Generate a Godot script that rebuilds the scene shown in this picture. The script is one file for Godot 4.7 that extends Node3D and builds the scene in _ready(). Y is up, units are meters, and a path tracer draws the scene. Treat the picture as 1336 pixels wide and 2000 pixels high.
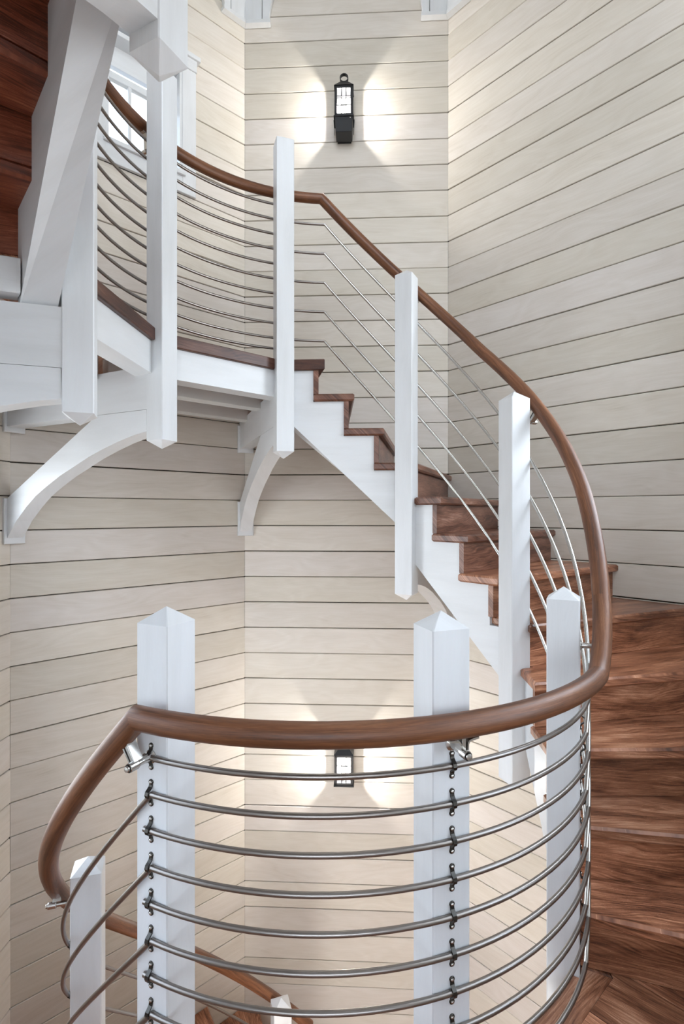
extends Node3D
# A white octagonal stair tower: limed plank walls, winding timber stair, steel rods, lanterns.

# ------------------------------------------------------------------ constants
const RING := Vector2(-0.05, 2.033)      # centre of the stair ring (x, distance ahead)
const TOWER := Vector2(-0.062, 2.078)    # centre of the octagonal tower
const APOTHEM := 1.81
const YAW := 2.765
const POST_AZ0 := 25.96
const POST_B := 0.0955
const LEVEL_TOP := 0.825                 # floor of the upper landing above the eye
const RISER := 0.187
const STEP_DEG := 11.35
const NOSE_OFF := 0.135
const IN_FACE := 0.822                   # well side of the stringers
const IN_TIP := 0.802                    # inner ends of the treads
const IN_BACK := 0.922
const ROD_R := 0.907
const RAIL_R := 0.945
const PLANK := 0.1888
const SEAM0 := 3.4855
const WALL_LOW := -4.16
const WALL_HIGH := 5.0
const LIGHT := {"hall": 2.0, "upper": 6.4, "lower": 8.4, "left": 0.25, "near_right": 0.9, "right": 2.9, "far_left": 2.4, "lamp": 0.6, "sky": 2.1}   # fill light at added windows, lantern and sky strength

var M := {}
var taken := {}
var clamp_strap: ArrayMesh
var clamp_screw: ArrayMesh

# ------------------------------------------------------------------ mesh builder
class MB:
	var v := PackedVector3Array()
	var n := PackedVector3Array()
	var t := PackedVector2Array()
	var U := Vector3.RIGHT
	var V := Vector3.UP
	var off := Vector2.ZERO
	func put(p: Vector3, nn: Vector3, uv = null) -> void:
		v.append(p); n.append(nn)
		t.append(Vector2(p.dot(U), p.dot(V)) + off if uv == null else uv)
	func tri(a: Vector3, b: Vector3, c: Vector3, out: Vector3) -> void:
		var g := (b - a).cross(c - a)
		if g.length_squared() < 1e-16: return
		g = g.normalized()
		if g.dot(out) > 0.0:            # front faces run clockwise
			put(a, g); put(c, g); put(b, g)
		else:
			g = -g
			put(a, g); put(b, g); put(c, g)
	func quad(a: Vector3, b: Vector3, c: Vector3, d: Vector3, out: Vector3) -> void:
		tri(a, b, c, out); tri(a, c, d, out)
	func smooth_tri(p: Array, nn: Array, uv: Array) -> void:
		var g: Vector3 = (p[1] - p[0]).cross(p[2] - p[0])
		var o: Vector3 = nn[0] + nn[1] + nn[2]
		var order := [0, 2, 1] if g.dot(o) > 0.0 else [0, 1, 2]
		for i in order: put(p[i], nn[i], uv[i])
	func mesh() -> ArrayMesh:
		var a := []
		a.resize(Mesh.ARRAY_MAX)
		a[Mesh.ARRAY_VERTEX] = v; a[Mesh.ARRAY_NORMAL] = n; a[Mesh.ARRAY_TEX_UV] = t
		var m := ArrayMesh.new()
		m.add_surface_from_arrays(Mesh.PRIMITIVE_TRIANGLES, a)
		return m
	# polygon in the plane (ex, ey), pushed along ez, rims bevelled; back = other outline for the far side
	func prism(poly: PackedVector2Array, o: Vector3, ex: Vector3, ey: Vector3, ez: Vector3, depth: float, bevel := 0.0, back = null) -> void:
		var area := 0.0
		var k := poly.size()
		for i in k:
			area += poly[i].cross(poly[(i + 1) % k])
		var A := poly.duplicate()
		var B: PackedVector2Array = poly.duplicate() if back == null else (back as PackedVector2Array).duplicate()
		if area < 0.0:
			A.reverse(); B.reverse()
		var Ai := inset(A, bevel)
		var Bi := inset(B, bevel)
		var P := func(q: Vector2, h: float) -> Vector3: return o + ex * q.x + ey * q.y + ez * h
		var bz := bevel if bevel > 0.0 else 0.0
		for i in k:
			var j := (i + 1) % k
			var e := A[j] - A[i]
			var on := (ex * e.y - ey * e.x)
			quad(P.call(A[i], bz), P.call(A[j], bz), P.call(B[j], depth - bz), P.call(B[i], depth - bz), on)
			if bevel > 0.0:
				quad(P.call(A[i], bz), P.call(A[j], bz), P.call(Ai[j], 0.0), P.call(Ai[i], 0.0), on.normalized() - ez)
				quad(P.call(B[i], depth - bz), P.call(B[j], depth - bz), P.call(Bi[j], depth), P.call(Bi[i], depth), on.normalized() + ez)
		for side in 2:
			var Q: PackedVector2Array = Ai if side == 0 else Bi
			var ix := Geometry2D.triangulate_polygon(Q)
			for i in range(0, ix.size(), 3):
				var h := 0.0 if side == 0 else depth
				tri(P.call(Q[ix[i]], h), P.call(Q[ix[i + 1]], h), P.call(Q[ix[i + 2]], h), -ez if side == 0 else ez)
	func inset(q: PackedVector2Array, d: float) -> PackedVector2Array:
		if d <= 0.0: return q
		var r := PackedVector2Array()
		var k := q.size()
		for i in k:
			var e1 := (q[i] - q[(i + k - 1) % k]).normalized()
			var e2 := (q[(i + 1) % k] - q[i]).normalized()
			var n1 := Vector2(-e1.y, e1.x)
			var n2 := Vector2(-e2.y, e2.x)
			var b := n1 + n2
			var s := b.length_squared()
			r.append(q[i] + (b * (2.0 * d / s) if s > 0.3 else n1 * d))
		return r
	func box(c: Vector3, size: Vector3, ex := Vector3.RIGHT, ey := Vector3.UP, ez := Vector3.BACK, bevel := 0.0) -> void:
		var h := size * 0.5
		prism(PackedVector2Array([Vector2(-h.x, -h.y), Vector2(h.x, -h.y), Vector2(h.x, h.y), Vector2(-h.x, h.y)]), c - ez * h.z, ex, ey, ez, size.z, bevel)
	# surface of revolution about axis: profile of (radius, height)
	func lathe(prof: Array, o: Vector3, axis: Vector3, sides := 14) -> void:
		var w := axis.normalized()
		var a := w.cross(Vector3.UP if absf(w.y) < 0.9 else Vector3.RIGHT).normalized()
		var b := w.cross(a)
		for i in prof.size() - 1:
			var p: Vector2 = prof[i]
			var q: Vector2 = prof[i + 1]
			var sl := Vector2(q.y - p.y, p.x - q.x).normalized()
			for s in sides:
				var t0 := TAU * s / sides
				var t1 := TAU * (s + 1) / sides
				var d0 := a * cos(t0) + b * sin(t0)
				var d1 := a * cos(t1) + b * sin(t1)
				var pts := [o + d0 * p.x + w * p.y, o + d1 * p.x + w * p.y, o + d1 * q.x + w * q.y, o + d0 * q.x + w * q.y]
				var n0 := (d0 * sl.x + w * sl.y).normalized()
				var n1 := (d1 * sl.x + w * sl.y).normalized()
				var ns := [n0, n1, n1, n0]
				for f in [[0, 1, 2], [0, 2, 3]]:
					var pp := [pts[f[0]], pts[f[1]], pts[f[2]]]
					if (pp[1] - pp[0]).cross(pp[2] - pp[0]).length_squared() > 1e-18:
						smooth_tri(pp, [ns[f[0]], ns[f[1]], ns[f[2]]], [Vector2(t0, p.y), Vector2(t1, p.y), Vector2(t1, q.y)])
	func tube(path: PackedVector3Array, radius: float, sides := 12, from := 0, to := -1, u0 := 0.0) -> void:
		var k := path.size()
		if to < 0: to = k - 1
		var rings := []
		var u := u0
		for i in k:
			var d1 := (path[i] - path[maxi(i - 1, 0)]).normalized()
			var d2 := (path[mini(i + 1, k - 1)] - path[i]).normalized()
			var d := (d1 + d2).normalized()
			var side := d.cross(Vector3.UP)
			side = side.normalized() if side.length() > 0.05 else Vector3.RIGHT
			var up := side.cross(d).normalized()
			var m := 1.0
			if i > 0 and i < k - 1: m = 1.0 / maxf(0.7, d.dot(d1))
			if i > 0: u += path[i].distance_to(path[i - 1])
			var ring := []
			for s in sides + 1:
				var a := TAU * s / sides
				var nn := side * cos(a) + up * sin(a)
				ring.append([path[i] + (side * cos(a) + up * sin(a) * m) * radius, nn, Vector2(u, radius * a)])
			rings.append(ring)
		for i in range(from, to):
			for s in sides:
				var a: Array = rings[i][s]
				var b: Array = rings[i][s + 1]
				var c: Array = rings[i + 1][s + 1]
				var d: Array = rings[i + 1][s]
				smooth_tri([a[0], b[0], c[0]], [a[1], b[1], c[1]], [a[2], b[2], c[2]])
				smooth_tri([a[0], c[0], d[0]], [a[1], c[1], d[1]], [a[2], c[2], d[2]])
		for e in 2:
			var r: Array = rings[from] if e == 0 else rings[to]
			var ctr: Vector3 = path[from] if e == 0 else path[to]
			var out := (path[from] - path[from + 1]) if e == 0 else (path[to] - path[to - 1])
			for s in sides:
				tri(ctr, r[s][0], r[s + 1][0], out)

# ------------------------------------------------------------------ nodes
func numbered(called: String) -> String:
	var k: int = taken.get(called, 0)
	taken[called] = k + 1
	return called if k == 0 else "%s_%03d" % [called, k]

func thing(called: String, label: String, category: String, at := Vector3.ZERO, group := "", kind := "") -> Node3D:
	var o := Node3D.new()
	o.name = numbered(called)
	add_child(o)
	o.position = at
	tag(o, label, category, group, kind)
	return o

func tag(o: Node, label: String, category: String, group := "", kind := "") -> void:
	o.set_meta("label", label)
	o.set_meta("category", category)
	if group: o.set_meta("group", group)
	if kind: o.set_meta("kind", kind)

# a mesh in world coordinates as a part of parent
func part(called: String, b: MB, m: Material, parent: Node3D) -> MeshInstance3D:
	return inst(called, b.mesh(), m, parent, Transform3D(Basis(), -world_of(parent)))

func world_of(p: Node3D) -> Vector3:
	var s := Vector3.ZERO
	var q: Node = p
	while q is Node3D and q != self:
		s += (q as Node3D).position
		q = q.get_parent()
	return s

func inst(called: String, mesh: Mesh, m: Material, parent: Node3D, x := Transform3D()) -> MeshInstance3D:
	var o := MeshInstance3D.new()
	o.name = called
	o.mesh = mesh
	o.material_override = m
	o.transform = x
	parent.add_child(o, true)
	return o

func solo(called: String, b: MB, m: Material, label: String, category: String, group := "", kind := "") -> MeshInstance3D:
	var o := MeshInstance3D.new()
	o.name = numbered(called)
	o.mesh = b.mesh()
	o.material_override = m
	add_child(o)
	tag(o, label, category, group, kind)
	return o

# ------------------------------------------------------------------ plan geometry
func dirv(az: float) -> Vector3: return Vector3(sin(deg_to_rad(az)), 0, -cos(deg_to_rad(az)))
func tanv(az: float) -> Vector3: return Vector3(cos(deg_to_rad(az)), 0, sin(deg_to_rad(az)))   # towards rising azimuth
func ring_pt(az: float, r: float, y: float) -> Vector3:
	return Vector3(RING.x, y, -RING.y) + dirv(az) * r
func level(n: int) -> float: return LEVEL_TOP - RISER * (12 - n)
func nose(n: int) -> float:                      # direction of the nosing line of step n
	if n >= 13: return -12.7 + STEP_DEG * (24 - n) - 225.0
	if n >= 1: return -12.7 + STEP_DEG * (12 - n) - {1: 3.2, 2: 1.2}.get(n, 0.0)
	return 203.0 + STEP_DEG * (-n)
func post_az(k: int) -> float: return {0: 27.3, 1: 70.8, 2: 115.5, 3: 160.8, 4: 205.8, -1: -18.1, -2: -64.5, -3: -108.8, 5: 252.8, -4: -153.6}.get(k, POST_AZ0 + 45.0 * k)
func post_r(k: int) -> float: return {2: 0.835, 5: 0.846, -3: 0.8675, -4: 0.8675}.get(k, 0.8525)
func wall_vertex(k: int) -> Vector3:             # corner behind post k
	return Vector3(TOWER.x, 0, -TOWER.y) + dirv(YAW + 22.5 + 45.0 * k) * (APOTHEM / cos(PI / 8))
func line_pt(phi: float, off: float, r: float) -> Vector3:
	return Vector3(RING.x, 0, -RING.y) + dirv(phi) * r + tanv(phi) * off
func az_of(p: Vector3) -> float:
	return rad_to_deg(atan2(p.x - RING.x, -(p.z + RING.y)))
func inner_hit(phi: float, off: float, perp: float) -> Vector3:
	var best := line_pt(phi, off, perp)
	var err := 1e9
	for i in 8:
		var m := POST_AZ0 + 22.5 + 45.0 * i
		var c := cos(deg_to_rad(phi - m))
		if c < 0.4: continue
		var p := line_pt(phi, off, (perp - off * sin(deg_to_rad(m - phi))) / c)
		var e := absf(wrapf(az_of(p) - m, -180.0, 180.0)) - 22.5
		if e < err:
			err = e; best = p
	return best
func outer_hit(phi: float, off: float, apo: float) -> Vector3:
	var lo := 1e9
	var d := dirv(phi)
	var o := Vector3(RING.x - TOWER.x, 0, -(RING.y - TOWER.y)) + tanv(phi) * off
	for i in 8:
		var w := dirv(YAW + 45.0 * i)
		var c := d.dot(w)
		if c > 0.05: lo = minf(lo, (apo - o.dot(w)) / c)
	return line_pt(phi, off, lo)
func flat(p: Vector3) -> Vector2: return Vector2(p.x, p.z)

# plan outline between two nosing lines (front at the higher azimuth)
func tread_outline(fa: float, foff: float, ba: float, boff: float, perp: float, apo: float) -> PackedVector2Array:
	var q := PackedVector2Array()
	var i0 := inner_hit(fa, foff, perp)
	var i1 := inner_hit(ba, boff, perp)
	var o0 := outer_hit(fa, foff, apo)
	var o1 := outer_hit(ba, boff, apo)
	var a0 := fa + wrapf(az_of(i0) - fa, -180, 180)
	var a1 := ba + wrapf(az_of(i1) - ba, -180, 180)
	q.append(flat(i0))
	for k in range(12, -16, -1):
		var a := POST_AZ0 + 45.0 * k
		if a < a0 - 0.5 and a > a1 + 0.5: q.append(flat(ring_pt(a, perp / cos(PI / 8), 0)))
	q.append(flat(i1))
	q.append(flat(o1))
	a0 = fa + wrapf(az_of(o0) - fa, -180, 180)
	a1 = ba + wrapf(az_of(o1) - ba, -180, 180)
	for k in range(-15, 13):
		var p := Vector3(TOWER.x, 0, -TOWER.y) + dirv(YAW + 22.5 + 45.0 * k) * (apo / cos(PI / 8))
		var a := YAW + 22.5 + 45.0 * k
		a += wrapf(az_of(p) - a, -180, 180)
		if a < a0 - 0.3 and a > a1 + 0.3: q.append(flat(p))
	q.append(flat(o0))
	return q

# the outline cut out around the posts that pass through it
func notched(q: PackedVector2Array, y: float) -> PackedVector2Array:
	for k in range(-6, 8):
		if y < post_span(k).x or y > post_span(k).y: continue
		var c := ring_pt(post_az(k), post_r(k), 0)
		var h := POST_B * 0.5 + 0.001
		var sq := PackedVector2Array()
		for p in [[-h, -h], [-h, h], [h, h], [h, -h]]: sq.append(flat(c + tanv(post_az(k)) * p[0] + dirv(post_az(k)) * p[1]))
		var best := q
		var most := -1.0
		for piece in Geometry2D.clip_polygons(q, sq):
			var a := 0.0
			for i in piece.size(): a += piece[i].cross(piece[(i + 1) % piece.size()])
			if absf(a) > most and not Geometry2D.is_polygon_clockwise(piece):
				most = absf(a); best = piece
			elif absf(a) > most and Geometry2D.is_polygon_clockwise(piece) and Geometry2D.is_polygon_clockwise(q):
				most = absf(a); best = piece
		q = best
	return q

const FOOT := {-6: 2.54, -5: 1.79, -4: 1.039, -3: 0.287, -2: 0.287, -1: 0.287, 0: -0.466, 1: -1.21, 2: -1.965, 3: -1.965, 4: -1.965, 5: -2.9, 6: -3.645, 7: -4.15}
const HEAD := {-3: 2.022, -2: 2.022, -1: 2.022, 0: 1.279, 1: 0.5285, 2: -0.236, 3: -0.229, 4: -0.226, 5: -1.164, 7: -2.615}
func post_span(k: int) -> Vector2: return Vector2(FOOT[k], HEAD.get(k, FOOT[k] + 1.735))

# ------------------------------------------------------------------ materials
func wood_image(w: int, h: int, ramp: Array, seed_: int, fine: float, ring: float, speck: float, patch := 0.42) -> ImageTexture:
	var n := FastNoiseLite.new()
	n.seed = seed_
	n.frequency = 1.0
	n.fractal_octaves = 3
	var im := Image.create(w, h, false, Image.FORMAT_RGB8)
	for y in h:
		var v := float(y) / h
		for x in w:
			# two samples blended across the width keep the repeat seamless
			var u := float(x) / w
			var s := 0.0
			var f := smoothstep(0.85, 1.0, u)
			for rep in 2:
				var g := f if rep == 1 else 1.0 - f
				if g <= 0.0: continue
				var ux := u - rep
				var warp := n.get_noise_2d(ux * 1.6, v * 3.0 + 7.0)
				var rings := sin((v * 9.0 + warp * 3.2) * TAU)
				var streak := n.get_noise_2d(ux * 5.0 + 31.0, v * 95.0 + warp * 6.0)
				var hair := n.get_noise_2d(ux * 26.0 + 80.0, v * 310.0)
				var tone := n.get_noise_2d(ux * 2.0 + 51.0, v * 6.0 + 3.0)
				s += g * (0.5 + tone * patch + streak * fine + hair * fine * 0.6 + rings * ring)
			if speck > 0.0 and n.get_noise_2d(u * 190.0, v * 150.0) > 0.62: s += speck
			s = clampf(s, 0.0, 0.999) * (ramp.size() - 1)
			var i := int(s)
			im.set_pixel(x, y, (ramp[i] as Color).lerp(ramp[i + 1], s - i))
	im.generate_mipmaps()
	return ImageTexture.create_from_image(im)

func c8(r: int, g: int, b: int) -> Color: return Color8(r, g, b)

func std(col: Color, rough: float, tex: Texture2D = null, scale := Vector3.ONE, off := Vector3.ZERO) -> StandardMaterial3D:
	var m := StandardMaterial3D.new()
	m.albedo_color = col
	m.roughness = rough
	if tex:
		m.albedo_texture = tex
		m.uv1_scale = scale
		m.uv1_offset = off
	return m

func make_materials() -> void:
	var limed := wood_image(1024, 512, [c8(192, 182, 168), c8(211, 202, 190), c8(219, 211, 201), c8(226, 220, 211)], 5, 0.17, 0.07, 0.0, 0.22)
	var brown := wood_image(1024, 512, [c8(66, 40, 29), c8(130, 85, 63), c8(180, 128, 99), c8(226, 182, 154)], 11, 0.34, 0.05, 0.35)
	var rail := wood_image(1024, 256, [c8(52, 30, 17), c8(90, 54, 32), c8(118, 74, 46), c8(146, 102, 72)], 23, 0.3, 0.0, 0.0)
	var paint := wood_image(512, 256, [c8(207, 208, 208), c8(217, 218, 219), c8(223, 225, 227)], 31, 0.1, 0.0, 0.0)
	M.planks = []
	for i in 6:
		var k: float = [0.97, 1.0, 0.985, 1.0, 0.96, 0.99][i]
		M.planks.append(std(Color(k, k, k * [1.0, 0.99, 1.01, 1.0, 0.985, 0.995][i]), 0.62, limed, Vector3(0.5, 1.0, 1), Vector3(0.17 * i, 0.31 * i, 0)))
	M.gap = std(c8(60, 52, 44), 0.9)
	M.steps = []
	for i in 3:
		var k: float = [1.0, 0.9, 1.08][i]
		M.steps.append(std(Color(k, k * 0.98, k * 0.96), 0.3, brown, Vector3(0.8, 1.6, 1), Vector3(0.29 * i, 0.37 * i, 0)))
	M.red_step = std(Color(0.86, 0.7, 0.66), 0.36, brown, Vector3(0.8, 1.6, 1), Vector3(0.4, 0.1, 0))  # same brown wood, redder, and darkened partly for shade under the upper flight
	M.shaded_step = std(Color(0.72, 0.7, 0.72), 0.34, brown, Vector3(0.8, 1.6, 1), Vector3(0.15, 0.6, 0))  # same brown wood dimmed: partly its own tone, partly shade on higher steps
	M.dark_step = std(Color(0.5, 0.45, 0.45), 0.36, brown, Vector3(0.8, 1.6, 1))  # same brown wood dimmed further for the upper nosing, shade mixed in
	M.rail = std(Color.WHITE, 0.44, rail, Vector3(0.7, 3.0, 1))
	M.white = std(Color.WHITE, 0.38, paint, Vector3(0.7, 1.4, 1))
	M.cream = std(Color(0.97, 0.96, 0.94), 0.5, paint, Vector3(0.7, 1.4, 1))
	M.steel = std(Color(0.58, 0.555, 0.535), 0.33)
	M.steel.metallic = 1.0
	M.bright_steel = std(Color(0.78, 0.77, 0.75), 0.25)
	M.bright_steel.metallic = 1.0
	M.dark_steel = std(Color(0.3, 0.29, 0.275), 0.3)
	M.dark_steel.metallic = 1.0
	M.black = std(c8(22, 22, 24), 0.42)
	M.glass = std(Color(1, 1, 1, 0.08), 0.02)
	M.glass.transparency = BaseMaterial3D.TRANSPARENCY_ALPHA
	M.frosted = std(Color(0.95, 0.97, 1.0, 0.25), 0.1)
	M.frosted.transparency = BaseMaterial3D.TRANSPARENCY_ALPHA
	M.bulb = std(Color(1, 1, 1), 0.4)
	M.bulb.emission_enabled = true
	M.bulb.emission = Color(1.0, 0.985, 0.965)
	M.bulb.emission_energy_multiplier = 3.0

# ------------------------------------------------------------------ light and camera
func make_view() -> void:
	var cam := Camera3D.new()
	cam.name = "camera"
	cam.fov = rad_to_deg(2.0 * atan(1000.0 / 1029.8))
	cam.near = 0.03
	cam.current = true
	add_child(cam)
	var sky := ProceduralSkyMaterial.new()
	sky.sky_top_color = Color(0.78, 0.86, 0.96)
	sky.sky_horizon_color = Color(0.9, 0.95, 1.0)
	sky.ground_bottom_color = Color(0.5, 0.5, 0.48)
	sky.ground_horizon_color = Color(0.8, 0.82, 0.82)
	sky.sky_energy_multiplier = LIGHT.sky
	sky.ground_energy_multiplier = LIGHT.sky * 0.7
	var env := Environment.new()
	env.background_mode = Environment.BG_SKY
	env.sky = Sky.new()
	env.sky.sky_material = sky
	env.tonemap_mode = Environment.TONE_MAPPER_LINEAR
	env.tonemap_exposure = 1.22
	env.sdfgi_enabled = true
	env.ssao_enabled = true
	env.ssil_enabled = true
	var we := WorldEnvironment.new()
	we.environment = env
	add_child(we)
	var front := dirv(YAW)
	var door := Vector3(TOWER.x, 0, -TOWER.y) - front * (APOTHEM + 0.16)
	var soft := Color(0.95, 0.98, 1.0)
	var warm := Color(1.0, 0.985, 0.965)
	daylight("hall_fill", Vector3(0.15, 0.35, 3.3), Vector3(0, 0, -1), Vector2(2.6, 2.2), LIGHT.hall, warm)
	daylight("upper_fill", door + Vector3.UP * 3.2, front, Vector2(1.2, 2.1), LIGHT.upper, soft)  # fill light at an added window above
	daylight("lower_fill", door + Vector3.UP * -2.9, front, Vector2(1.2, 1.5), LIGHT.lower, warm)  # fill light at an added window below the landing
	for a in [[225.0, -0.22, 1.4, LIGHT.left], [135.0, 0.35, 1.8, LIGHT.near_right], [90.0, 0.9, 1.3, LIGHT.right], [270.0, -0.55, 1.5, LIGHT.far_left]]:  # fill lights at added side windows, strengths chosen to even out the tower
		var d := dirv(YAW + a[0])
		daylight("stair_fill", Vector3(TOWER.x, a[1], -TOWER.y) + d * (APOTHEM + 0.16), -d, Vector2(1.05, a[2]), a[3], soft)

func daylight(called: String, at: Vector3, towards: Vector3, size: Vector2, energy: float, col: Color) -> void:  # soft area light at an opening added out of view
	var l := AreaLight3D.new()
	l.name = numbered(called)
	l.area_size = size
	l.light_energy = energy
	l.light_color = col
	l.shadow_enabled = true
	l.area_range = 20.0
	add_child(l)
	l.position = at
	l.look_at_from_position(at, at + towards, Vector3.UP if absf(towards.y) < 0.9 else Vector3.FORWARD)

# ------------------------------------------------------------------ walls
const SIDES := ["back", "back_right", "right", "front_right", "front", "front_left", "left", "back_left"]
const SIDE_WORDS := ["facing wall that carries the lanterns", "wall to the right of the facing wall", "right wall beside the lower steps", "wall at the right behind the viewpoint", "wall with the doorway behind the viewpoint", "wall at the left behind the viewpoint", "narrow strip of wall at the left edge", "wall with the high window, left of the facing wall"]

func plank_mesh(length: float, hgt: float, variant: int) -> ArrayMesh:
	var b := MB.new()
	b.U = Vector3.RIGHT; b.V = Vector3(0, 1, 1)
	b.off = Vector2(0.37 * variant, 0.23 * variant)
	var h := hgt * 0.5
	b.prism(PackedVector2Array([Vector2(0, -h + 0.003), Vector2(0.016, -h + 0.003), Vector2(0.02, -h + 0.006), Vector2(0.02, h - 0.005), Vector2(0.016, h - 0.002), Vector2(0, h - 0.002)]), Vector3(-length * 0.5, 0, 0), Vector3.BACK, Vector3.UP, Vector3.RIGHT, length, 0.0)
	return b.mesh()

func build_walls() -> void:
	var side := 2.0 * APOTHEM * tan(PI / 8)
	var shared := []
	for i in 6: shared.append(plank_mesh(side - 0.001, PLANK, i))
	var rng := RandomNumberGenerator.new()
	rng.seed = 7
	for i in 8:
		var az := YAW + 45.0 * i
		var o := Vector3(TOWER.x, 0, -TOWER.y) + dirv(az) * APOTHEM
		var ex := tanv(az)
		var ez := -dirv(az)                        # into the room
		var holes := []                            # openings: from, to, bottom, top
		if SIDES[i] == "back_left": holes = [[-0.25, 0.25, 2.2, 3.06]]
		if SIDES[i] == "front": holes = [[-0.62, 0.62, -3.7, -2.1], [-0.62, 0.62, -1.43, 1.55], [-0.62, 0.62, 2.1, 4.3]]
		if SIDES[i] == "front_left": holes = [[-0.55, 0.55, -1.0, 0.55]]
		if SIDES[i] == "front_right": holes = [[-0.55, 0.55, -0.6, 1.3]]
		if SIDES[i] == "right": holes = [[-0.55, 0.55, 0.2, 1.6]]
		if SIDES[i] == "left": holes = [[-0.55, 0.55, -1.4, 0.25]]
		var slab := MB.new()
		slab.U = ex
		var rects := [[-0.81, 0.81, WALL_LOW - 0.1, WALL_HIGH + 0.1]]
		if holes:
			rects = [[-0.81, holes[0][0], WALL_LOW - 0.1, WALL_HIGH + 0.1], [holes[0][1], 0.81, WALL_LOW - 0.1, WALL_HIGH + 0.1]]
			var from := WALL_LOW - 0.1
			for h in holes:
				rects.append([h[0], h[1], from, h[2]])
				from = h[3]
			rects.append([holes[0][0], holes[0][1], from, WALL_HIGH + 0.1])
		for r in rects:
			slab.box(o - ez * 0.08 + ex * (r[0] + r[1]) * 0.5 + Vector3.UP * (r[2] + r[3]) * 0.5, Vector3(r[1] - r[0], r[3] - r[2], 0.12), ex, Vector3.UP, ez)
		var w := thing("wall_" + SIDES[i], "pale limed horizontal planks on the " + SIDE_WORDS[i], "wall", o, "", "structure")
		part("backing", slab, M.gap, w)
		var basis := Basis(ex, Vector3.UP, ez)
		var k := -8
		while SEAM0 - (k + 1) * PLANK > WALL_LOW - 0.1:
			var top := SEAM0 - k * PLANK
			var yc := top - PLANK * 0.5
			var pieces := [[-side * 0.5 + 0.0005, side * 0.5 - 0.0005]]
			for h in holes:
				if top > h[2] - 0.02 and top - PLANK < h[3] + 0.02:
					pieces = [[-side * 0.5 + 0.0005, h[0]], [h[1], side * 0.5 - 0.0005]]
			for p in pieces:
				var variant := rng.randi() % 6
				var len: float = p[1] - p[0]
				var me: Mesh = shared[variant] if pieces.size() == 1 else plank_mesh(len, PLANK, variant)
				var bend := rng.randf_range(-0.0012, 0.0012)
				inst("plank", me, M.planks[rng.randi() % 6], w, Transform3D(basis, ex * (p[0] + p[1]) * 0.5 + Vector3.UP * (yc + rng.randf_range(-0.0014, 0.0014)) + ez * (bend - 0.02)))
			k += 1
	# ceiling
	var c := MB.new()
	var co := PackedVector2Array()
	for i in 8: co.append(flat(Vector3(TOWER.x, 0, -TOWER.y) + dirv(YAW - 22.5 + 45.0 * i) * 2.1))
	c.prism(co, Vector3(0, WALL_HIGH, 0), Vector3.RIGHT, Vector3.BACK, Vector3.UP, 0.12)
	solo("ceiling", c, M.white, "white flat ceiling at the top of the tower", "ceiling", "", "structure")
	# ground floor
	var f := MB.new()
	var fo := PackedVector2Array()
	for i in 8: fo.append(flat(Vector3(TOWER.x, 0, -TOWER.y) + dirv(YAW - 22.5 + 45.0 * i) * 2.05))
	f.prism(fo, Vector3(0, WALL_LOW - 0.1, 0), Vector3.RIGHT, Vector3.BACK, Vector3.UP, 0.1)
	solo("floor", f, M.steps[0], "brown timber ground floor at the bottom of the stair well", "floor", "", "structure")
	build_hall()

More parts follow.
